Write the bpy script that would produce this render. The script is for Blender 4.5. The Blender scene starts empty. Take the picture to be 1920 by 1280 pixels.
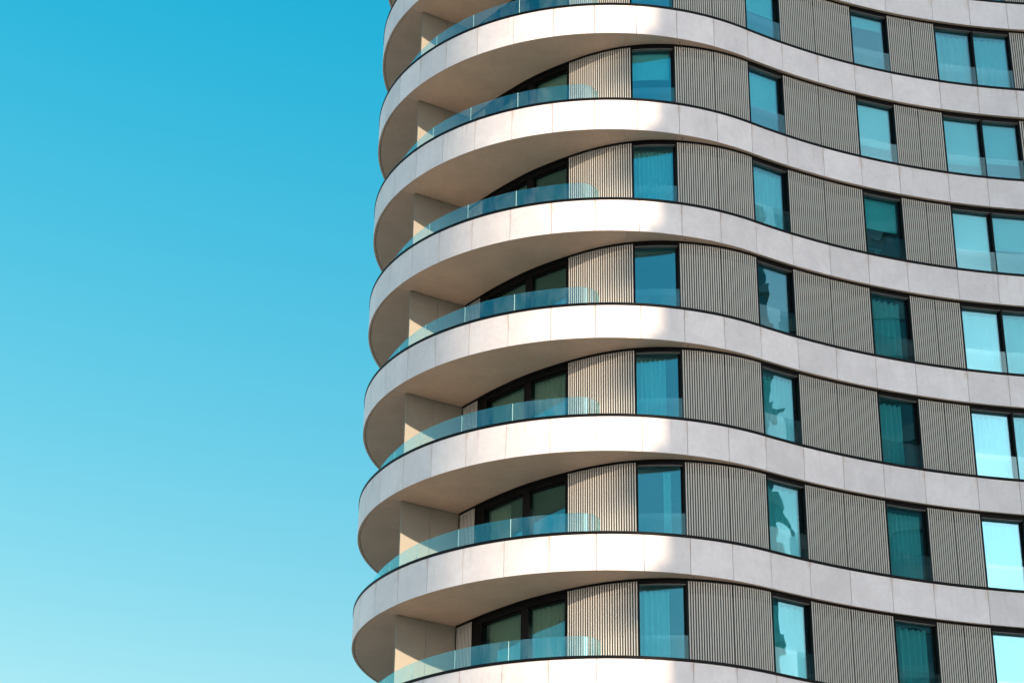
import bpy, bmesh, math, random
from mathutils import Vector, Matrix
random.seed(7)
R_ = math.radians
C = bpy.context.scene.collection
SC = bpy.context.scene

# ------------------------------------------------------------------ camera
EYE = 1.6                                   # eye height over the ground
cam_d = bpy.data.cameras.new("camera")
cam = bpy.data.objects.new("camera", cam_d)
C.objects.link(cam)
cam_d.sensor_width = 36.0
cam_d.lens = 3803.6 / 1920.0 * 36.0
cam_d.clip_start = 0.5
cam_d.clip_end = 12000.0
th, ro = 0.469753, 0.0173528
c_, s_, cr, sr = math.cos(th), math.sin(th), math.cos(ro), math.sin(ro)
F = Vector((0, c_, s_)); U0 = Vector((0, -s_, c_)); R0v = Vector((1, 0, 0))
right = cr * R0v + sr * U0
up = -sr * R0v + cr * U0
M = Matrix((right, up, -F)).transposed().to_4x4()
M.translation = Vector((0, 0, EYE))
cam.matrix_world = M
SC.camera = cam

# ------------------------------------------------------------------ light
SUN_AZ, SUN_EL = 46.0, 11.5                 # azimuth to the right of straight behind the camera
S = Vector((math.sin(R_(SUN_AZ)) * math.cos(R_(SUN_EL)), -math.cos(R_(SUN_AZ)) * math.cos(R_(SUN_EL)), math.sin(R_(SUN_EL))))
sun_d = bpy.data.lights.new("sun", 'SUN')
sun_d.energy = 2.0
sun_d.angle = R_(0.42)
sun_d.color = (1.0, 0.81, 0.60)
sun = bpy.data.objects.new("sun", sun_d)
C.objects.link(sun)
sun.rotation_euler = S.to_track_quat('Z', 'Y').to_euler()
sun.location = (60, -60, 80)

W = bpy.data.worlds.new("World")
SC.world = W
W.use_nodes = True
wn = W.node_tree
for n in list(wn.nodes):
    wn.nodes.remove(n)
sky = wn.nodes.new("ShaderNodeTexSky")
sky.sky_type = 'NISHITA'
sky.sun_disc = False
sky.sun_elevation = R_(SUN_EL)
sky.sun_rotation = math.atan2(S.x, S.y)
sky.altitude = 0
sky.air_density = 1.0
sky.dust_density = 0.40
sky.ozone_density = 1.0
# colour grade of the picture: clear blue goes to a saturated cyan, the pale sky round the sun stays pale
hsv = wn.nodes.new("ShaderNodeHueSaturation")
hsv.inputs['Hue'].default_value = 0.472
hsv.inputs['Saturation'].default_value = 1.5
hsv.inputs['Value'].default_value = 0.72
pale = wn.nodes.new("ShaderNodeHueSaturation")
pale.inputs['Saturation'].default_value = 0.35
pale.inputs['Value'].default_value = 1.0
sepc = wn.nodes.new("ShaderNodeSeparateColor")
dif = wn.nodes.new("ShaderNodeMath"); dif.operation = 'SUBTRACT'
rat = wn.nodes.new("ShaderNodeMath"); rat.operation = 'DIVIDE'
msk = wn.nodes.new("ShaderNodeMapRange"); msk.interpolation_type = 'SMOOTHSTEP'
msk.inputs[1].default_value = 0.10; msk.inputs[2].default_value = 0.45
skm = wn.nodes.new("ShaderNodeMix"); skm.data_type = 'RGBA'
bg = wn.nodes.new("ShaderNodeBackground")
bg.inputs['Strength'].default_value = 0.15
wo = wn.nodes.new("ShaderNodeOutputWorld")
wn.links.new(sky.outputs[0], hsv.inputs['Color'])
wn.links.new(sky.outputs[0], pale.inputs['Color'])
wn.links.new(sky.outputs[0], sepc.inputs[0])
wn.links.new(sepc.outputs[2], dif.inputs[0]); wn.links.new(sepc.outputs[0], dif.inputs[1])
wn.links.new(dif.outputs[0], rat.inputs[0]); wn.links.new(sepc.outputs[2], rat.inputs[1])
wn.links.new(rat.outputs[0], msk.inputs[0])
wn.links.new(msk.outputs[0], skm.inputs[0])
cool = wn.nodes.new("ShaderNodeMix"); cool.data_type = 'RGBA'; cool.blend_type = 'MULTIPLY'; cool.inputs[0].default_value = 1.0
cool.inputs[7].default_value = (1.06, 0.91, 0.94, 1)
wn.links.new(pale.outputs[0], cool.inputs[6]); sc_ = wn.nodes.new("ShaderNodeSeparateColor"); cc_ = wn.nodes.new("ShaderNodeCombineColor")
wn.links.new(cool.outputs[2], sc_.inputs[0])
for ch in range(3):                                     # highlights of the pale sky roll off
    x = wn.nodes.new("ShaderNodeMath"); x.operation = 'MULTIPLY'; x.inputs[1].default_value = 0.382
    y = wn.nodes.new("ShaderNodeMath"); y.operation = 'POWER'; y.inputs[1].default_value = 0.60
    q = wn.nodes.new("ShaderNodeMath"); q.operation = 'MULTIPLY'; q.inputs[1].default_value = 1.13 / 0.382
    wn.links.new(sc_.outputs[ch], x.inputs[0]); wn.links.new(x.outputs[0], y.inputs[0]); wn.links.new(y.outputs[0], q.inputs[0]); wn.links.new(q.outputs[0], cc_.inputs[ch])
wn.links.new(cc_.outputs[0], skm.inputs[6])
g_sep = wn.nodes.new("ShaderNodeSeparateColor"); g_com = wn.nodes.new("ShaderNodeCombineColor")
wn.links.new(hsv.outputs[0], g_sep.inputs[0])
outs = []
def wmath(op, x, y=None):
    n = wn.nodes.new("ShaderNodeMath"); n.operation = op
    for i, v in enumerate((x, y)):
        if v is None: continue
        if isinstance(v, (int, float)): n.inputs[i].default_value = v
        else: wn.links.new(v, n.inputs[i])
    return n.outputs[0]
# red: a soft knee, so that it sinks towards nothing in the deep blue without an edge
xr = wmath('SUBTRACT', wmath('MULTIPLY', g_sep.outputs[0], 0.382), 0.056)
yr = wmath('MULTIPLY', wmath('ADD', xr, wmath('SQRT', wmath('ADD', wmath('MULTIPLY', xr, xr), 0.0002))), 0.5)
outs.append(wmath('MULTIPLY', yr, 1.12 / 0.382))
for ch, p, k in ((1, 0.72, 0.552), (2, 0.42, 0.536)):
    outs.append(wmath('MULTIPLY', wmath('POWER', wmath('MULTIPLY', g_sep.outputs[ch], 0.382), p), k / 0.382))
cap = wn.nodes.new("ShaderNodeMath"); cap.operation = 'MULTIPLY'; cap.inputs[1].default_value = 0.82      # red never passes the green
mn = wn.nodes.new("ShaderNodeMath"); mn.operation = 'MINIMUM'
wn.links.new(outs[1], cap.inputs[0]); wn.links.new(outs[0], mn.inputs[0]); wn.links.new(cap.outputs[0], mn.inputs[1])
wn.links.new(mn.outputs[0], g_com.inputs[0]); wn.links.new(outs[1], g_com.inputs[1]); wn.links.new(outs[2], g_com.inputs[2])
wn.links.new(g_com.outputs[0], skm.inputs[7])
wn.links.new(skm.outputs[2], bg.inputs['Color'])
wn.links.new(bg.outputs[0], wo.inputs['Surface'])

SC.view_settings.view_transform = 'Standard'
SC.view_settings.look = 'None'
SC.view_settings.gamma = 1.0
SC.view_settings.use_curve_mapping = False
SC.view_settings.exposure = 2.0
SC.render.engine = 'CYCLES'
SC.cycles.max_bounces = 12
SC.cycles.transparent_max_bounces = 24
SC.cycles.glossy_bounces = 6
SC.cycles.diffuse_bounces = 5
SC.cycles.pixel_filter_type = 'BLACKMAN_HARRIS'
SC.cycles.filter_width = 1.5

# ------------------------------------------------------------------ materials
def new_mat(name):
    m = bpy.data.materials.new(name)
    m.use_nodes = True
    nt = m.node_tree
    for n in list(nt.nodes):
        nt.nodes.remove(n)
    out = nt.nodes.new("ShaderNodeOutputMaterial")
    return m, nt, out

def node(nt, typ, **kw):
    n = nt.nodes.new(typ)
    for k, v in kw.items():
        if k.startswith('i_'):
            key = k[2:].replace('_', ' ')
            n.inputs[key].default_value = v
        else:
            setattr(n, k, v)
    return n

def math_(nt, op, a, b=None, clamp=False):
    n = nt.nodes.new("ShaderNodeMath"); n.operation = op; n.use_clamp = clamp
    for i, v in enumerate((a, b)):
        if v is None: continue
        if isinstance(v, (int, float)): n.inputs[i].default_value = v
        else: nt.links.new(v, n.inputs[i])
    return n.outputs[0]

def mix_(nt, fac, a, b, mode='MIX'):
    n = nt.nodes.new("ShaderNodeMix"); n.data_type = 'RGBA'; n.blend_type = mode
    for sock, v in ((n.inputs[0], fac), (n.inputs[6], a), (n.inputs[7], b)):
        if isinstance(v, (int, float)): sock.default_value = v
        elif isinstance(v, tuple): sock.default_value = (*v, 1) if len(v) == 3 else v
        else: nt.links.new(v, sock)
    return n.outputs[2]

def ramp_(nt, val, lo, hi):
    n = nt.nodes.new("ShaderNodeMapRange"); n.interpolation_type = 'SMOOTHSTEP'
    nt.links.new(val, n.inputs[0]); n.inputs[1].default_value = lo; n.inputs[2].default_value = hi
    return n.outputs[0]

def simple(name, col, rough=0.5, spec=0.5, metal=0.0, vary=0.0):
    m, nt, out = new_mat(name)
    b = node(nt, "ShaderNodeBsdfPrincipled", i_Roughness=rough, i_Metallic=metal)
    b.inputs['Specular IOR Level'].default_value = spec
    tc = node(nt, "ShaderNodeTexCoord")
    no = node(nt, "ShaderNodeTexNoise", i_Scale=3.0, i_Detail=5.0)
    nt.links.new(tc.outputs['Object'], no.inputs['Vector'])
    v = max(vary, 0.06)
    lo = tuple(x * (1 - v) for x in col); hi = tuple(min(1, x * (1 + v)) for x in col)
    nt.links.new(mix_(nt, no.outputs['Fac'], lo, hi), b.inputs['Base Color'])
    nt.links.new(b.outputs[0], out.inputs[0])
    return m

def stone(name, col, rough=0.5, stains=True, tone=0.065):
    """pale precast panel: fine mottling, faint runs of dirt, a slightly different tone per panel"""
    m, nt, out = new_mat(name)
    b = node(nt, "ShaderNodeBsdfPrincipled", i_Roughness=rough)
    b.inputs['Specular IOR Level'].default_value = 0.45
    tc = node(nt, "ShaderNodeTexCoord")
    oi = node(nt, "ShaderNodeObjectInfo")
    add = node(nt, "ShaderNodeVectorMath", operation='ADD')
    sc3 = node(nt, "ShaderNodeVectorMath", operation='SCALE')
    comb = node(nt, "ShaderNodeCombineXYZ")
    for i in range(3):
        nt.links.new(oi.outputs['Random'], comb.inputs[i])
    nt.links.new(comb.outputs[0], sc3.inputs[0]); sc3.inputs[3].default_value = 37.0
    nt.links.new(tc.outputs['Object'], add.inputs[0]); nt.links.new(sc3.outputs[0], add.inputs[1])
    P = add.outputs[0]
    def noise(scale, detail, vec=P, rough_=0.55):
        n = node(nt, "ShaderNodeTexNoise", i_Scale=scale, i_Detail=detail, i_Roughness=rough_)
        nt.links.new(vec, n.inputs['Vector']); return n.outputs['Fac']
    big = noise(1.3, 4); mid = noise(7, 6); fine = noise(60, 3)
    col_lo = tuple(x * (1 - tone) for x in col); col_hi = tuple(min(1, x * (1 + tone)) for x in col)
    base = mix_(nt, oi.outputs['Random'], col_lo, col_hi)
    g1 = ramp_(nt, big, 0.3, 0.7)
    base = mix_(nt, g1, mix_(nt, 1.0, base, (0.90, 0.895, 0.90), 'MULTIPLY'), base)
    g2 = ramp_(nt, mid, 0.35, 0.65)
    base = mix_(nt, g2, mix_(nt, 1.0, base, (0.955, 0.95, 0.945), 'MULTIPLY'), base)
    g3 = ramp_(nt, fine, 0.3, 0.7)
    base = mix_(nt, g3, mix_(nt, 1.0, base, (0.965, 0.965, 0.965), 'MULTIPLY'), base)
    if stains:
        uv = node(nt, "ShaderNodeUVMap"); sep = node(nt, "ShaderNodeSeparateXYZ")
        nt.links.new(uv.outputs[0], sep.inputs[0])
        u, v = sep.outputs[0], sep.outputs[1]
        ed = math_(nt, 'ABSOLUTE', math_(nt, 'SUBTRACT', u, 0.5))
        ed = ramp_(nt, ed, 0.40, 0.5)                           # near the joints
        tp = ramp_(nt, v, 0.35, 1.0)                            # stronger under the cap
        st = math_(nt, 'MULTIPLY', math_(nt, 'MULTIPLY', ed, tp), ramp_(nt, noise(2.2, 3), 0.42, 0.62))
        base = mix_(nt, math_(nt, 'MULTIPLY', st, 0.8), base, mix_(nt, 1.0, base, (0.84, 0.73, 0.66), 'MULTIPLY'))
        # vertical runs
        mp = node(nt, "ShaderNodeMapping"); mp.inputs['Scale'].default_value = (9, 9, 0.35)
        nt.links.new(P, mp.inputs['Vector'])
        run = noise(1.0, 4, mp.outputs[0])
        rr = math_(nt, 'MULTIPLY', ramp_(nt, run, 0.58, 0.75), ramp_(nt, v, 0.1, 0.95))
        base = mix_(nt, math_(nt, 'MULTIPLY', rr, 0.8), base, mix_(nt, 1.0, base, (0.84, 0.80, 0.78), 'MULTIPLY'))
        # odd scuffs and specks
        vo = node(nt, "ShaderNodeTexVoronoi", i_Scale=1.6); nt.links.new(P, vo.inputs['Vector'])
        d = math_(nt, 'ADD', vo.outputs['Distance'], math_(nt, 'MULTIPLY', mid, 0.12))
        sp = math_(nt, 'SUBTRACT', 1.0, ramp_(nt, d, 0.075, 0.10))
        base = mix_(nt, math_(nt, 'MULTIPLY', sp, 0.55), base, mix_(nt, 1.0, base, (0.62, 0.60, 0.60), 'MULTIPLY'))
    nt.links.new(base, b.inputs['Base Color'])
    bp = node(nt, "ShaderNodeBump", i_Strength=0.25, i_Distance=0.004)
    nt.links.new(mid, bp.inputs['Height']); nt.links.new(bp.outputs[0], b.inputs['Normal'])
    rg = node(nt, "ShaderNodeMapRange"); nt.links.new(big, rg.inputs[0]); rg.inputs[3].default_value = rough - 0.08; rg.inputs[4].default_value = rough + 0.1
    nt.links.new(rg.outputs[0], b.inputs['Roughness'])
    nt.links.new(b.outputs[0], out.inputs[0])
    return m

def glass(name, r0, tint, gloss=(1, 1, 1), wave=0.0, wscale=0.8, dirt=0.0):
    """sheet of glass: clear tint, mirror that grows towards grazing angles, slightly wavy"""
    m, nt, out = new_mat(name)
    lw = node(nt, "ShaderNodeLayerWeight"); lw.inputs[0].default_value = 0.5
    f5 = math_(nt, 'POWER', lw.outputs['Facing'], 4.0)
    fac = math_(nt, 'ADD', math_(nt, 'MULTIPLY', f5, 1 - r0), r0, clamp=True)
    tr = node(nt, "ShaderNodeBsdfTransparent"); tr.inputs[0].default_value = (*tint, 1)
    gl = node(nt, "ShaderNodeBsdfGlossy"); gl.inputs[0].default_value = (*gloss, 1); gl.inputs['Roughness'].default_value = 0.0
    if wave > 0:
        geo = node(nt, "ShaderNodeNewGeometry")
        no = node(nt, "ShaderNodeTexNoise", i_Scale=wscale, i_Detail=0.5, i_Roughness=0.4, i_Distortion=0.6)
        nt.links.new(geo.outputs['Position'], no.inputs['Vector'])
        bp = node(nt, "ShaderNodeBump", i_Strength=1.0, i_Distance=wave)
        nt.links.new(no.outputs['Fac'], bp.inputs['Height'])
        nt.links.new(bp.outputs[0], gl.inputs['Normal'])
    mx = node(nt, "ShaderNodeMixShader")
    nt.links.new(fac, mx.inputs[0]); nt.links.new(tr.outputs[0], mx.inputs[1]); nt.links.new(gl.outputs[0], mx.inputs[2])
    last = mx.outputs[0]
    if dirt > 0:
        geo2 = node(nt, "ShaderNodeNewGeometry")
        mp = node(nt, "ShaderNodeMapping"); mp.inputs['Scale'].default_value = (3.2, 3.2, 1.1)
        nt.links.new(geo2.outputs['Position'], mp.inputs['Vector'])
        no2 = node(nt, "ShaderNodeTexNoise", i_Scale=1.0, i_Detail=6.0, i_Roughness=0.6)
        nt.links.new(mp.outputs[0], no2.inputs['Vector'])
        df = node(nt, "ShaderNodeBsdfDiffuse"); df.inputs[0].default_value = (0.62, 0.68, 0.70, 1)
        mx2 = node(nt, "ShaderNodeMixShader")
        nt.links.new(math_(nt, 'MULTIPLY', ramp_(nt, no2.outputs['Fac'], 0.35, 0.75), dirt), mx2.inputs[0])
        nt.links.new(last, mx2.inputs[1]); nt.links.new(df.outputs[0], mx2.inputs[2])
        last = mx2.outputs[0]
    nt.links.new(last, out.inputs[0])
    return m

def cloth(name, col, trans=0.35):
    m, nt, out = new_mat(name)
    tc = node(nt, "ShaderNodeTexCoord")
    no = node(nt, "ShaderNodeTexNoise", i_Scale=14.0, i_Detail=3.0)
    nt.links.new(tc.outputs['Object'], no.inputs['Vector'])
    colr = mix_(nt, no.outputs['Fac'], tuple(x * 0.92 for x in col), col)
    d = node(nt, "ShaderNodeBsdfDiffuse"); t = node(nt, "ShaderNodeBsdfTranslucent")
    nt.links.new(colr, d.inputs[0]); nt.links.new(colr, t.inputs[0])
    mx = node(nt, "ShaderNodeMixShader"); mx.inputs[0].default_value = trans
    nt.links.new(d.outputs[0], mx.inputs[1]); nt.links.new(t.outputs[0], mx.inputs[2])
    nt.links.new(mx.outputs[0], out.inputs[0])
    return m

M_STONE = stone("pale_precast", (0.84, 0.76, 0.755), 0.46)
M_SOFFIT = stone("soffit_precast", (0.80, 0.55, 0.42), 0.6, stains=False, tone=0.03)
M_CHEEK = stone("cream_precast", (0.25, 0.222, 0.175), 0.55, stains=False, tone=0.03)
M_BLACK = simple("black_metal", (0.003, 0.003, 0.0035), 0.5, spec=0.15)
M_FRAME = simple("dark_frame_metal", (0.003, 0.003, 0.003), 0.5, spec=0.12)
M_TAUPE = simple("taupe_metal", (0.16, 0.135, 0.125), 0.45)
M_SLAT = simple("champagne_slat", (0.62, 0.575, 0.515), 0.42, vary=0.06)
M_BACK = simple("shaded_champagne_backing", (0.085, 0.075, 0.066), 0.6, spec=0.3)  # slat champagne darkened, the shade of the gaps put into the colour
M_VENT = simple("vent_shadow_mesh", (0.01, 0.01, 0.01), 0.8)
M_SLAB = simple("plaster", (0.62, 0.60, 0.57), 0.8)
M_ROOM = simple("room_paint", (0.30, 0.28, 0.26), 0.8)
M_EDGE = simple("polished_glass_edge", (0.72, 0.86, 0.82), 0.25)
M_PANE = glass("coated_glass", 0.26, (0.54, 0.93, 0.94), (0.42, 0.80, 0.92), wave=0.0045, wscale=0.9)
M_DOORGLASS = glass("door_glass", 0.20, (0.72, 0.80, 0.73), (0.42, 0.93, 1.0), wave=0.003, wscale=0.9)
M_BAL = glass("balustrade_glass", 0.13, (0.89, 0.975, 0.98), (0.38, 0.95, 1.0), dirt=0.05)
M_GUARD = glass("guard_glass", 0.085, (0.93, 0.98, 0.98), (0.6, 0.96, 1.0), dirt=0.02)
M_CURT = cloth("white_curtain", (0.88, 0.87, 0.84), 0.18)
M_BLIND = cloth("white_blind", (0.86, 0.86, 0.83), 0.12)
M_CLOTH = cloth("garment_cloth", (0.75, 0.75, 0.72), 0.1)
M_GROUND = simple("paving", (0.42, 0.35, 0.28), 0.9, vary=0.2)
M_NGLASS = simple("dark_tower_glass", (0.05, 0.10, 0.11), 0.12, spec=0.6)
M_NBAND = simple("grey_tower_band", (0.13, 0.17, 0.17), 0.6)

# ------------------------------------------------------------------ plan of the tower
R1 = 7.139; C1 = Vector((2.808, 54.014)); R2 = 19.49
PHT = R_(31.8); PHL = R_(-62.0); RL = 6.5
C2 = C1 + (R1 + R2) * Vector((math.sin(PHT), -math.cos(PHT)))
C0 = C1 + (R1 - RL) * Vector((math.sin(PHL), -math.cos(PHL)))
ST, SL = R1 * PHT, R1 * PHL
H, HF = 3.2, 0.9529                            # storey height, visible fascia height
Z0 = 34.518 + EYE
def ztop(k): return Z0 - k * H
def outer(s):
    if s < SL:
        ph = PHL + (s - SL) / RL; n = Vector((math.sin(ph), -math.cos(ph))); return C0 + RL * n, n
    if s <= ST:
        ph = s / R1; n = Vector((math.sin(ph), -math.cos(ph))); return C1 + R1 * n, n
    ph = PHT - (s - ST) / R2; n = Vector((math.sin(ph), -math.cos(ph))); return C2 - R2 * n, n
SO = [(-7.13, 2.182), (-6.029, 2.165), (-4.497, 1.999), (-3.383, 1.774), (-2.414, 1.538), (-1.659, 1.310), (-0.731, 0.985), (0.047, 0.725), (0.748, 0.530), (1.375, 0.397), (1.998, 0.296), (2.631, 0.221), (3.278, 0.162), (3.898, 0.125)]
def off(s):
    if s <= SO[0][0]: return SO[0][1]
    if s >= SO[-1][0]: return SO[-1][1]
    for i in range(len(SO) - 1):
        if SO[i][0] <= s <= SO[i + 1][0]:
            p0 = SO[max(i - 1, 0)]; p1 = SO[i]; p2 = SO[i + 1]; p3 = SO[min(i + 2, len(SO) - 1)]
            m1 = (p2[1] - p0[1]) / (p2[0] - p0[0]); m2 = (p3[1] - p1[1]) / (p3[0] - p1[0])
            hh = p2[0] - p1[0]; t = (s - p1[0]) / hh
            return ((2*t**3 - 3*t*t + 1) * p1[1] + (t**3 - 2*t*t + t) * hh * m1 + (-2*t**3 + 3*t*t) * p2[1] + (t**3 - t*t) * hh * m2)
def O(s, d=0.0):
    p, n = outer(s); return p - n * d
def Fp(s, d=0.0): return O(s, off(s) + d)
def fnormal(s):
    t = Fp(s + 0.02) - Fp(s - 0.02); t.normalize(); return Vector((t.y, -t.x)), t   # outward, along

# ------------------------------------------------------------------ mesh helpers
def finish(me, smooth):
    if smooth:
        me.polygons.foreach_set('use_smooth', [True] * len(me.polygons))
        me.set_sharp_from_angle(angle=R_(28))
    me.update()
def mesh(name, vs, fs, mats, mi=None, uvs=None, smooth=False):
    me = bpy.data.meshes.new(name)
    me.from_pydata(vs, [], fs)
    bm = bmesh.new(); bm.from_mesh(me); bmesh.ops.recalc_face_normals(bm, faces=bm.faces); bm.to_mesh(me); bm.free()
    for m in (mats if isinstance(mats, (list, tuple)) else [mats]):
        me.materials.append(m)
    if mi: me.polygons.foreach_set('material_index', mi)
    if uvs:
        ul = me.uv_layers.new(name="UVMap")
        for li, l in enumerate(me.loops):
            ul.data[li].uv = uvs[l.vertex_index]
    finish(me, smooth)
    return me
def obj(name, me, parent=None, loc=(0, 0, 0)):
    o = bpy.data.objects.new(name, me); C.objects.link(o)
    o.location = loc
    if parent: o.parent = parent
    return o
class MB:
    """collects closed solids into one mesh"""
    def __init__(s): s.v = []; s.f = []; s.m = []; s.uv = []
    def sweep(s, path, prof, mi=0, caps=True, close=False):
        """path: list of (fn d -> Vector2); prof: closed polygon of (d, z, slot-or-None) walked so that faces look outwards"""
        b = len(s.v); n = len(prof); L = len(path)
        zs = [p[1] for p in prof]; zl, zh = min(zs), max(zs)
        for i, fn in enumerate(path):
            for p in prof:
                q = fn(p[0]); s.v.append((q.x, q.y, p[1])); s.uv.append((i / max(1, L - 1), (p[1] - zl) / max(1e-6, zh - zl)))
        for i in range(L if close else L - 1):
            i2 = (i + 1) % L
            for j in range(n):
                k = (j + 1) % n
                s.f.append((b + i * n + j, b + i2 * n + j, b + i2 * n + k, b + i * n + k))
                s.m.append(prof[j][2] if len(prof[j]) > 2 else mi)
        if caps and not close:
            s.f.append(tuple(b + j for j in range(n))); s.m.append(mi)
            s.f.append(tuple(b + (L - 1) * n + j for j in reversed(range(n)))); s.m.append(mi)
    def box(s, p, ax, ay, az, mi=0):
        b = len(s.v)
        for dz in (0, 1):
            for dx, dy in ((0, 0), (1, 0), (1, 1), (0, 1)):
                q = Vector(p) + dx * Vector(ax) + dy * Vector(ay) + dz * Vector(az); s.v.append(tuple(q)); s.uv.append((dx, dz))
        for f in ((3, 2, 1, 0), (4, 5, 6, 7), (0, 1, 5, 4), (1, 2, 6, 5), (2, 3, 7, 6), (3, 0, 4, 7)):
            s.f.append(tuple(b + i for i in f)); s.m.append(mi)
    def mesh(s, name, mats, smooth=False): return mesh(name, s.v, s.f, mats, s.m, s.uv, smooth)
def srange(a, b, step=0.16):
    n = max(1, int(math.ceil((b - a) / step))); return [a + (b - a) * i / n for i in range(n + 1)]
def opath(a, b, step=0.16): return [(lambda d, s=s: O(s, d)) for s in srange(a, b, step)]
def fpath(a, b, step=0.16): return [(lambda d, s=s: Fp(s, d)) for s in srange(a, b, step)]
def rect(d0, d1, z0, z1, m=0): return [(d0, z0, m), (d0, z1, m), (d1, z1, m), (d1, z0, m)]

# ------------------------------------------------------------------ the tower
tower = bpy.data.objects.new("apartment_tower", None); C.objects.link(tower)
tower.location = (8, 58, 0)
bpy.context.view_layer.update()
tower['label'] = "curved pale apartment tower with white ring bands, slatted walls and glass balconies"
tower['category'] = "apartment tower"
TL = Vector((-8, -58, 0))                       # so that part meshes keep world coordinates in plan
def part(name, me, z=0.0, parent=None):
    if parent is None: return obj(name, me, tower, (TL.x, TL.y, z))
    return obj(name, me, parent, (0, 0, 0))

RINGS = list(range(-2, 8))
FLOORS = list(range(-1, 8))
GT = 0.60
BI = [(-11.0, 0.47), (-7.6, 0.32), (-6.0, 0.175), (-4.43, 0.10), (-2.87, 0.062), (-0.9, 0.06)]
def bin_(s):
    if s <= BI[0][0]: return BI[0][1]
    if s >= BI[-1][0]: return BI[-1][1]
    for (a, x), (b, y) in zip(BI[:-1], BI[1:]):
        if a <= s <= b:
            t = (s - a) / (b - a); return x + (y - x) * t
def bpath(a, b, step=0.12): return [(lambda d, s=s: O(s, bin_(s) + d)) for s in srange(a, b, step)]
JOINTS = [-13.7, -12.5, -11.3, -10.1, -8.9, -7.705, -6.51, -5.35, -4.185, -3.005, -1.82, -0.64, 0.54, 1.715, 2.86, 4.015, 5.245, 6.485, 7.735, 8.965, 10.52, 11.73, 12.93, 14.13, 15.33, 16.53]
GAP = 0.0065
# ring parts: fascia panels
pm = []
for a, b in zip(JOINTS[:-1], JOINTS[1:]):
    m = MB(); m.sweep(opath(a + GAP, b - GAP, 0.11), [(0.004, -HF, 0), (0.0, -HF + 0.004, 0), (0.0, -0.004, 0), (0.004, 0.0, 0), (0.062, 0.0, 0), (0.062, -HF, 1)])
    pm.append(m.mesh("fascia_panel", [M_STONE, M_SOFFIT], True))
m = MB(); m.sweep(opath(-13.7, 16.53, 0.12), [(-0.014, 0.004), (-0.014, 0.073), (-0.009, 0.078), (0.05, 0.078), (0.05, 0.004)])
m.sweep([(lambda d, s=s: O(s, d if d < 0.1 else max(0.14, bin_(s) + 0.06))) for s in srange(-13.7, 16.53, 0.2)], rect(0.0505, 0.3, 0.006, 0.072)); cap_me = m.mesh("cap_rail", M_BLACK, True)
sof = []
for a, b in ((-13.7, -7.36), (-7.345, 0.19), (0.216, 1.70), (1.716, 16.5)):
    m = MB(); vs = []
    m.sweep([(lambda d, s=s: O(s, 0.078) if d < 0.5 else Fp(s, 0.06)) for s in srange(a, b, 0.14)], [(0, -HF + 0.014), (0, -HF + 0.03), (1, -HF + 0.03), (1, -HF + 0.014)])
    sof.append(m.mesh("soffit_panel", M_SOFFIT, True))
p = O(1.86, 0.19); n = 12
dv = [(p.x + 0.022 * math.cos(2 * math.pi * i / n), p.y + 0.022 * math.sin(2 * math.pi * i / n), zz) for zz in (-HF + 0.009, -HF + 0.02) for i in range(n)]
drain_me = mesh("drain_outlet", dv, [tuple(reversed(range(n))), tuple(range(n, 2 * n))] + [(i, (i + 1) % n, n + (i + 1) % n, n + i) for i in range(n)], M_BLACK)
# slab outline (whole storey)
def outline(d):
    pts = [O(s, d) for s in srange(-22.0, 16.53, 0.3)]
    pts += [Vector((20.5, 50.9 + d)), Vector((23.0 - d, 52.5)), Vector((25 - d, 57.0)), Vector((23 - d, 63 - d)), Vector((16.0, 67.0 - d)), Vector((6.5, 66.0 - d))]
    return pts
def ngon_slab(pts, z0, z1):
    n = len(pts); vs = [(p.x, p.y, z0) for p in pts] + [(p.x, p.y, z1) for p in pts]
    fs = [tuple(reversed(range(n))), tuple(range(n, 2 * n))] + [(i, (i + 1) % n, n + (i + 1) % n, n + i) for i in range(n)]
    return vs, fs
vs, fs = ngon_slab(outline(0.126), -HF + 0.032, -0.20)
slab_me = mesh("floor_slab", vs, fs, M_SLAB)
OUT = outline(0.0)
i0 = next(i for i, p in enumerate(OUT) if (p - O(16.53)).length < 0.01)
n_arc = len(srange(-22.0, 16.53, 0.3))
rear = OUT[n_arc - 1:] + [O(s) for s in srange(-22.0, -13.7, 0.3)]
def wall_strip(pts, thick, z0, z1, inset=0.0, closed=False):
    m = MB(); L = len(pts); path = []
    for i, p in enumerate(pts):
        a = pts[(i - 1) % L if closed else max(i - 1, 0)]; b = pts[(i + 1) % L if closed else min(i + 1, L - 1)]
        t = (b - a).normalized(); n = Vector((t.y, -t.x)); path.append(lambda d, p=p, n=n: p - n * (d + inset))
    m.sweep(path, rect(0, thick, z0, z1), close=closed); return m
rear_band = wall_strip(rear, 0.12, -HF, 0.0).mesh("rear_band", M_STONE)
rear_wall = wall_strip(rear, 0.10, -0.2, H - HF + 0.02, 0.5).mesh("rear_wall", M_NGLASS)
for k in RINGS:
    z = ztop(k)
    for me in pm: part("fascia_panel", me, z)
    part("cap_rail", cap_me, z)
    for me in sof: part("soffit_panel", me, z)
    part("drain_outlet", drain_me, z)
    part("floor_slab", slab_me, z)
    part("rear_band", rear_band, z)
    part("rear_wall", rear_wall, z)
# the storeys above and below the frame, plain
pb = wall_strip(OUT, 0.12, -HF, 0.0, closed=True).mesh("plain_band", M_STONE)
pw = wall_strip(OUT, 0.10, -0.2, H - HF + 0.02, 0.5, True).mesh("plain_glazing", M_NGLASS)
for k in list(range(-7, -2)) + [8, 9, 10]:
    part("plain_band", pb, ztop(k)); part("floor_slab", slab_me, ztop(k)); part("plain_glazing", pw, ztop(k))
part("plain_glazing", pw, ztop(11)+0.0)

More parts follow.
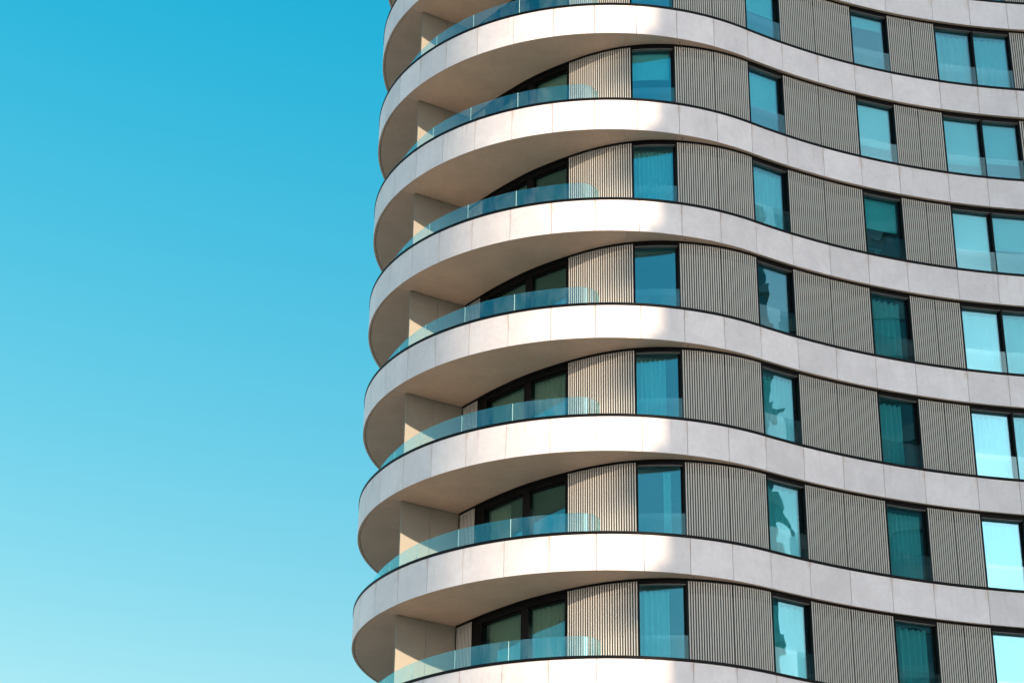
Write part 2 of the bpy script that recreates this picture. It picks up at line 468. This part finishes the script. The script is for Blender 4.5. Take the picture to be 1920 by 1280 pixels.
# ---- facade pieces, one mesh each, shared by all storeys
ZT = H - HF - 0.045            # top of slats (2.202)
ZV = 1.89                      # vent strip starts
ZB = -0.19
PANELS = [(-7.08, -6.07), (-1.63, 0.455), (1.73, 2.936), (2.940, 4.09), (5.31, 6.524), (6.528, 7.80), (9.03, 9.803), (9.807, 10.58), (12.96, 14.104), (14.108, 15.30)]
WINDOWS = [(0.46, 1.725), (4.095, 5.305), (7.805, 9.025), (10.585, 11.79), (11.792, 12.955)]
pan_me, slat_pos = [], []
for a, b in PANELS:
    m = MB()
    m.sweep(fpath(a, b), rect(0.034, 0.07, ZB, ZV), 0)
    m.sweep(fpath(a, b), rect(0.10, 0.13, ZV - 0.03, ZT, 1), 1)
    for e0, e1 in ((a - 0.004, a + 0.010), (b - 0.010, b + 0.004)):
        if any(abs((e0 + e1) / 2 - j) < 0.03 for j in (2.938, 6.526, 9.805, 14.106)): continue      # open joint between two panels
        m.sweep(fpath(e0, e1, 1), rect(0.012, 0.045, ZB, ZT, 2), 2)
    pan_me.append(m.mesh("slat_panel", [M_BACK, M_VENT, M_FRAME], True))
    ss = srange(a + 0.006, b - 0.006, 0.004); L = [0.0]
    for i in range(1, len(ss)): L.append(L[-1] + (Fp(ss[i]) - Fp(ss[i - 1])).length)
    n = max(3, round(L[-1] / 0.0655)); pos = []
    j = 0
    for i in range(n):
        t = (i + 0.5) / n * L[-1]
        while L[j + 1] < t: j += 1
        pos.append(ss[j] + (ss[j + 1] - ss[j]) * (t - L[j]) / (L[j + 1] - L[j]))
    slat_pos.append(pos)
SW, SD = 0.029, 0.014
def slat_geo():
    w, c = SW / 2, 0.004
    prof = [(-w, SD), (-w, c), (-w + c, 0), (w - c, 0), (w, c), (w, SD)]         # chamfered front, x along, y inwards
    vs = [(x, y, z) for z in (ZB, ZT - 0.004) for x, y in prof]
    n = len(prof); fs = [(i, (i + 1) % n, n + (i + 1) % n, n + i) for i in range(n)] + [tuple(reversed(range(n))), tuple(range(n, 2 * n))]
    return vs, fs
sv, sf = slat_geo()
slat_me = mesh("slat", sv, sf, M_SLAT)
def slat_frame(s):
    n, t = fnormal(s); return Fp(s), math.atan2(t.y, t.x)

def facade_piece_rect(a, b, d0, d1, z0, z1, mat, name, smooth=True):
    m = MB(); m.sweep(fpath(a, b, 0.2), rect(d0, d1, z0, z1)); return m.mesh(name, mat, smooth)
win_parts = []
for a, b in WINDOWS:
    fr = MB()
    fr.sweep(fpath(a, a + 0.028, 1), rect(0.004, 0.17, ZB, ZT))
    fr.sweep(fpath(b - 0.028, b, 1), rect(0.004, 0.17, ZB, ZT))
    fr.sweep(fpath(a + 0.029, b - 0.029, 0.2), rect(0.006, 0.17, 2.118, ZT))
    fr.sweep(fpath(a + 0.029, a + 0.052, 1), rect(0.12, 0.168, ZB, 2.116))
    fr.sweep(fpath(b - 0.060, b - 0.029, 1), rect(0.12, 0.168, ZB, 2.116))
    frame = fr.mesh("window_frame", M_FRAME)
    lining = facade_piece_rect(a + 0.03, b - 0.03, 0.008, 0.128, 2.104, 2.117, M_TAUPE, "head_lining")
    m = MB(); m.sweep(fpath(a + 0.050, b - 0.058, 9), rect(0.136, 0.160, ZB, 2.103)); pane = m.mesh("pane", M_PANE)      # flat sheet
    guard = facade_piece_rect(a + 0.030, b - 0.008, -0.006, 0.0, 0.02, 0.79, M_GUARD, "guard_pane")
    win_parts.append((frame, lining, pane, guard))
# balcony doors
fr = MB()
for a, b, d0, d1, z0, z1 in ((-6.05, -5.49, 0.02, 0.2, ZB, ZT), (-3.43, -3.11, 0.03, 0.2, ZB, 2.03), (-1.70, -1.645, 0.01, 0.2, ZB, ZT), (-5.489, -1.701, 0.015, 0.2, 2.032, ZT)):
    fr.sweep(fpath(a, b), rect(d0, d1, z0, z1))
door_frame = fr.mesh("door_frame", M_FRAME, True)
door_panes = [facade_piece_rect(a, b, 0.12, 0.144, ZB, 2.028, M_DOORGLASS, "pane") for a, b in ((-5.47, -3.44), (-3.10, -1.71))]
door_rails = [facade_piece_rect(a, b, 0.075, 0.118, z0, z1, M_FRAME, "sash_rail") for a, b, z0, z1 in ((-5.47, -3.44, 1.985, 2.028), (-3.10, -1.71, 1.985, 2.028))]
head_trim = facade_piece_rect(-7.1, 16.4, -0.012, 0.05, ZT + 0.003, H - HF + 0.012, M_BLACK, "head_trim")
left_wall = MB(); left_wall.sweep([(lambda d, s=s: O(s, 2.2 + d)) for s in srange(-13.7, -7.5, 0.3)], rect(0, 0.1, ZB, H - HF + 0.012)); left_wall = left_wall.mesh("recessed_wall", M_SLAB)
room_wall = MB(); room_wall.sweep([(lambda d, s=s: O(s, off(s) + 3.2 + d) if s < 5 else O(s, 3.4 + d)) for s in srange(-6.9, 16.3, 0.4)], rect(0, 0.1, ZB, H - HF + 0.03)); room_wall = room_wall.mesh("room_wall", M_ROOM)
pt = MB()
for s in (-1.66, 2.93, 6.52, 9.8):
    n, t = fnormal(s); p = Fp(s, 0.22); pt.box((p.x, p.y, ZB), (t.x * 0.1, t.y * 0.1, 0), (-n.x * 2.9, -n.y * 2.9, 0), (0, 0, H - HF + 0.22))
partition = pt.mesh("partition_wall", M_ROOM)

# cheek wall beside the balcony
CP = Vector((-2.88, 50.435)); CD = Vector((1.52, 0.90)).normalized(); CN = Vector((-CD.y, CD.x))    # CN points away from the seen face
core = MB(); core.box((CP.x + CD.x * .02 + CN.x * .03, CP.y + CD.y * .02 + CN.y * .03, ZB), (CD.x * 1.72, CD.y * 1.72, 0), (CN.x * 0.02, CN.y * 0.02, 0), (0, 0, H - HF + 0.19))
cheek_core = core.mesh("cheek_wall", M_SLAB)
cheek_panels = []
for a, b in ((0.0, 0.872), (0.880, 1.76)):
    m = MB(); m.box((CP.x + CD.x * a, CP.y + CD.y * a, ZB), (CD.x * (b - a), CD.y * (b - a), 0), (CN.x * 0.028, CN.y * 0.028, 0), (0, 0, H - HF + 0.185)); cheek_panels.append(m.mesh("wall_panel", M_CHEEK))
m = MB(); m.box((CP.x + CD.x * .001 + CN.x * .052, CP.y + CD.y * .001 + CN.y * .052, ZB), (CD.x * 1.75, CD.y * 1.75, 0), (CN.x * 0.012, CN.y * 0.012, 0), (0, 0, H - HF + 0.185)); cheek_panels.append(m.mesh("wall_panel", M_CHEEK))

# glass balustrade
BJ = [-13.6, -12.1, -10.6, -9.1, -7.6, -6.0, -4.43, -2.87]
bal = []
for a, b in zip(BJ[:-1], BJ[1:]):
    m = MB(); m.sweep(bpath(a + 0.011, b - 0.004, 0.12), rect(0, 0.018, 0.03, GT)); g = m.mesh("balustrade_pane", M_BAL, True)
    m = MB(); m.sweep(bpath(a + 0.001, a + 0.010, 1), rect(0.001, 0.017, 0.03, GT - 0.002)); e = m.mesh("edge_strip", M_EDGE)
    bal.append((g, e))
# last pane turns back to the wall
pts = [O(s, bin_(s)) for s in srange(-2.858, -1.14, 0.12)]
p_end, n_end = outer(-1.14); p_end = p_end - n_end * 0.06; t_end = Vector((-n_end.y, n_end.x))
rr = 0.52; cc = p_end - n_end * rr
for i in range(1, 11):
    a = i / 10 * math.pi / 2; pts.append(cc + n_end * rr * math.cos(a) + t_end * rr * math.sin(a))
pts.append(pts[-1] - n_end * 0.12)
m = wall_strip(pts, 0.018, 0.03, GT); g = m.mesh("balustrade_pane", M_BAL, True)
m = MB(); m.sweep(bpath(-2.869, -2.860, 1), rect(0.001, 0.017, 0.03, GT - 0.002)); e = m.mesh("edge_strip", M_EDGE)
bal.append((g, e))

# ---- place the storeys
slat_budget = 300
rest = MB()
slats_single = {}
order = [(k, i) for k in (6, 5, 4, 3) for i in (1, 2, 3, 4, 5, 6, 7, 0)]
for k, i in order:
    take = min(len(slat_pos[i]), slat_budget)
    slats_single[(k, i)] = take; slat_budget -= take
    if slat_budget <= 0: break
for k in FLOORS:
    z = ztop(k)
    for i, me in enumerate(pan_me):
        p = part("slat_panel", me, z)
        take = slats_single.get((k, i), 0)
        for j, s in enumerate(slat_pos[i]):
            q, ang = slat_frame(s)
            if j < take:
                o = obj("slat", slat_me, p, (q.x, q.y, 0)); o.rotation_euler = (0, 0, ang)
            else:
                ca, sa = math.cos(ang), math.sin(ang); b = len(rest.v)
                rest.v += [(q.x + x * ca - y * sa, q.y + x * sa + y * ca, z + zz) for x, y, zz in sv]
                rest.f += [tuple(b + t for t in f) for f in sf]
    for fr_, li, pa, gu in win_parts:
        w = part("window_frame", fr_, z)
        part("head_lining", li, 0, w); part("pane", pa, 0, w); part("guard_pane", gu, 0, w)
    d = part("door_frame", door_frame, z)
    for me in door_panes: part("pane", me, 0, d)
    for me in door_rails: part("sash_rail", me, 0, d)
    part("head_trim", head_trim, z); part("recessed_wall", left_wall, z); part("room_wall", room_wall, z); part("partition_wall", partition, z)
    cw = part("cheek_wall", cheek_core, z)
    for me in cheek_panels: part("wall_panel", me, 0, cw)
    for g, e in bal:
        o = part("balustrade_pane", g, z); part("edge_strip", e, 0, o)
so_ = part("slats", mesh("slats", rest.v, rest.f, M_SLAT), 0)
so_['kind'] = "stuff"

# ------------------------------------------------------------------ curtains and blinds inside the rooms
STOREY = {0: "top row", 1: "second row from the top", 2: "third row from the top", 3: "middle row", 4: "third row from the bottom", 5: "second row from the bottom", 6: "bottom row"}
COL = {'a': "left balcony door", 'b': "right balcony door", 0: "first window column", 1: "second window column", 2: "third window column", 3: "left paired window", 4: "right paired window"}
SPAN = {'a': (-5.40, -3.46), 'b': (-3.08, -1.74), 0: (0.53, 1.66), 1: (4.17, 5.23), 2: (7.88, 8.95), 3: (10.66, 11.71), 4: (11.86, 12.88)}
def curtain(k, col, f0=0.0, f1=1.0, wl=0.15, amp=0.035):
    amp *= 1.7
    a, b = SPAN[col]; a, b = a + (b - a) * f0, a + (b - a) * f1
    z = ztop(k); ss = srange(a, b, 0.012); ph = random.uniform(0, 6.28); ph2 = random.uniform(0, 6.28)
    w = [0.29 + amp * math.sin(6.2832 * (s - a) / wl + ph + 0.9 * math.sin(2.1 * (s - a) * 3 + ph2)) for s in ss]
    m = MB(); n = len(ss)
    mid = (a + b) / 2; base = Fp(mid, 0.34)
    path = [(lambda d, s=s, x=x: Fp(s, x + d) - base) for s, x in zip(ss, w)]
    m.sweep(path, rect(0, 0.006, 0.0, 2.0 + 0.18))
    o = obj("curtain", m.mesh("curtain", M_CURT, True), None, (base.x, base.y, z - 0.17))
    part_w = "" if (f1 - f0) > 0.9 else (" gathered at one side" if (f1 - f0) < 0.5 else " drawn part way")
    o['label'] = f"white curtain{part_w} in {COL[col]}, {STOREY[k]}"
    o['category'] = "curtain"; o['group'] = "curtains behind the windows"
def blind(k, col, drop):
    a, b = SPAN[col]; z = ztop(k); mid = (a + b) / 2; base = Fp(mid, 0.27)
    e = bpy.data.objects.new("roller_blind", None); C.objects.link(e); e.location = (base.x, base.y, z + 2.1)
    path = [(lambda d, s=s: Fp(s, 0.27 + d) - base) for s in srange(a, b, 0.2)]
    m = MB(); m.sweep(path, rect(0, 0.004, -drop, 0.0)); obj("blind_cloth", m.mesh("blind_cloth", M_BLIND), e)
    m = MB(); m.sweep(path, rect(-0.006, 0.012, -drop - 0.03, -drop - 0.002)); obj("bottom_bar", m.mesh("bottom_bar", M_BLIND), e)
    m = MB(); m.sweep(path, rect(-0.02, 0.03, 0.004, 0.05)); obj("roller", m.mesh("roller", M_TAUPE), e)
    how = "slightly" if drop < 0.6 else ("half" if drop < 1.15 else "mostly")
    e['label'] = f"white blind {how} lowered in {COL[col]}, {STOREY[k]}"
    e['category'] = "blind"; e['group'] = "roller blinds behind the windows"

blind(1, 0, 0.85)
curtain(2, 0, wl=0.12, amp=0.025); curtain(4, 0, 0.0, 0.75, 0.13); curtain(5, 0, 0.62, 0.8, 0.09, 0.02); curtain(6, 0, 0.0, 0.7, 0.17, 0.03)
blind(0, 1, 1.0); blind(1, 1, 1.1); curtain(2, 1, wl=0.16, amp=0.02); curtain(4, 1, wl=0.14); curtain(5, 1, 0.1, 1.0, 0.2, 0.03); curtain(6, 1, wl=0.2, amp=0.03)
blind(0, 2, 0.35); blind(1, 2, 1.35); blind(2, 2, 0.95); curtain(3, 2, 0.0, 0.85, 0.17, 0.05); curtain(4, 2, 0.05, 0.68, 0.16, 0.045); curtain(5, 2, wl=0.13, amp=0.03); curtain(6, 2, 0.05, 0.95, 0.18, 0.045)
blind(1, 3, 1.45); blind(2, 3, 1.15); curtain(3, 3, wl=0.3, amp=0.012); curtain(4, 3, wl=0.17, amp=0.03); curtain(5, 3, wl=0.14, amp=0.02); curtain(6, 3, wl=0.2, amp=0.02)
blind(1, 4, 1.3); blind(2, 4, 1.05); curtain(3, 4, wl=0.26, amp=0.012); curtain(4, 4, wl=0.17, amp=0.03); curtain(0, 4, wl=0.2, amp=0.02); curtain(0, 3, wl=0.2, amp=0.02)
curtain(4, 'a', wl=0.18, amp=0.03); curtain(4, 'b', wl=0.18, amp=0.03); curtain(6, 'a', wl=0.2, amp=0.03); curtain(6, 'b', wl=0.2, amp=0.03)
curtain(5, 'a', 0.0, 0.55, 0.2, 0.03); blind(1, 'b', 0.9)

# clothes rail in the third window of the third row
k = 2; z = ztop(k); s0, s1 = 7.90, 8.45
p0, p1 = Fp(s0, 0.42), Fp(s1, 0.42); t = (p1 - p0).normalized(); n = Vector((t.y, -t.x))
rail = bpy.data.objects.new("clothes_rail", None); C.objects.link(rail); rail.location = (p0.x, p0.y, z - 0.2)
m = MB(); m.box((0, 0, 0.76), (t.x * .62, t.y * .62, 0), (-n.x * .025, -n.y * .025, 0), (0, 0, 0.025)); obj("rail_bar", m.mesh("rail_bar", M_CLOTH), rail)
for d in (0.03, 0.57):
    m = MB(); m.box((t.x * d, t.y * d, 0), (t.x * .022, t.y * .022, 0), (-n.x * .022, -n.y * .022, 0), (0, 0, 0.758)); obj("rail_leg", m.mesh("rail_leg", M_TAUPE), rail)
rail['label'] = "pale clothes rail standing low behind the dark third-column window with a half lowered blind"; rail['category'] = "clothes rail"
for i, (d, w, hgt) in enumerate(((0.47, 0.085, 0.30), (0.56, 0.045, 0.33), (0.12, 0.06, 0.26))):
    m = MB(); b = len(m.v)
    for y in (0.0, 0.03):
        for x, zz in ((-w * .25, 0.0), (w * .25, 0.0), (w, -hgt), (-w * .9, -hgt * .96)):
            m.v.append((t.x * x - n.x * y, t.y * x - n.y * y, zz)); m.uv.append((0, 0))
    for f in ((3, 2, 1, 0), (4, 5, 6, 7), (0, 1, 5, 4), (1, 2, 6, 5), (2, 3, 7, 6), (3, 0, 4, 7)): m.f.append(f); m.m.append(0)
    q = p0 + t * d - n * 0.03
    o = obj("garment", m.mesh("garment", M_CLOTH), None, (q.x, q.y, z - 0.2 + 0.757))
    o['label'] = ("wide pale garment hanging near the end of the clothes rail", "narrow pale garment hanging at the very end of the clothes rail", "small pale garment hanging at the left of the clothes rail")[i]
    o['category'] = "garment"; o['group'] = "clothes on the rail"

# ------------------------------------------------------------------ ground and the tower across the street
vs, fs = [(-6000, -6000, 0), (6000, -6000, 0), (6000, 6000, 0), (-6000, 6000, 0)], [(0, 1, 2, 3)]
g = obj("ground", mesh("ground", vs, fs, M_GROUND)); g['kind'] = "structure"

A = Vector((3.36, 46.897)) + 78 * Vector((math.sin(R_(SUN_AZ)), -math.cos(R_(SUN_AZ))))
B = Vector((7.1, 48.3)) + 78 * Vector((math.sin(R_(67.6)), -math.cos(R_(67.6))))
tt = (B - A).normalized(); nn = Vector((tt.y, -tt.x)) * 1.0
if nn.dot(Vector((8, 50)) - A) > 0: nn = -nn      # nn points away from our tower
nt_ = bpy.data.objects.new("neighbouring_tower", None); C.objects.link(nt_); nt_.location = (*(A + B) / 2, 0)
loc = -Vector(((A + B).x / 2, (A + B).y / 2, 0))
NH = 76.5; wid = (B - A).length; dep = 18.0
body = MB(); body.box((A.x + nn.x * .3 + tt.x * .3, A.y + nn.y * .3 + tt.y * .3, 0), (tt.x * (wid - .6), tt.y * (wid - .6), 0), (nn.x * (dep - .6), nn.y * (dep - .6), 0), (0, 0, NH - 0.5))
obj("glazed_body", body.mesh("glazed_body", M_NGLASS), nt_, loc)
for i in range(24):
    m = MB(); m.box((A.x, A.y, 0), (tt.x * wid, tt.y * wid, 0), (nn.x * dep, nn.y * dep, 0), (0, 0, 1.0))
    if i == 0: nb = m.mesh("floor_band", M_NBAND)
    obj("floor_band", nb, nt_, (loc.x, loc.y, 2.2 + 3.2 * i))
nt_['label'] = "dark banded tower block mirrored in the third column of windows"; nt_['category'] = "tower block"
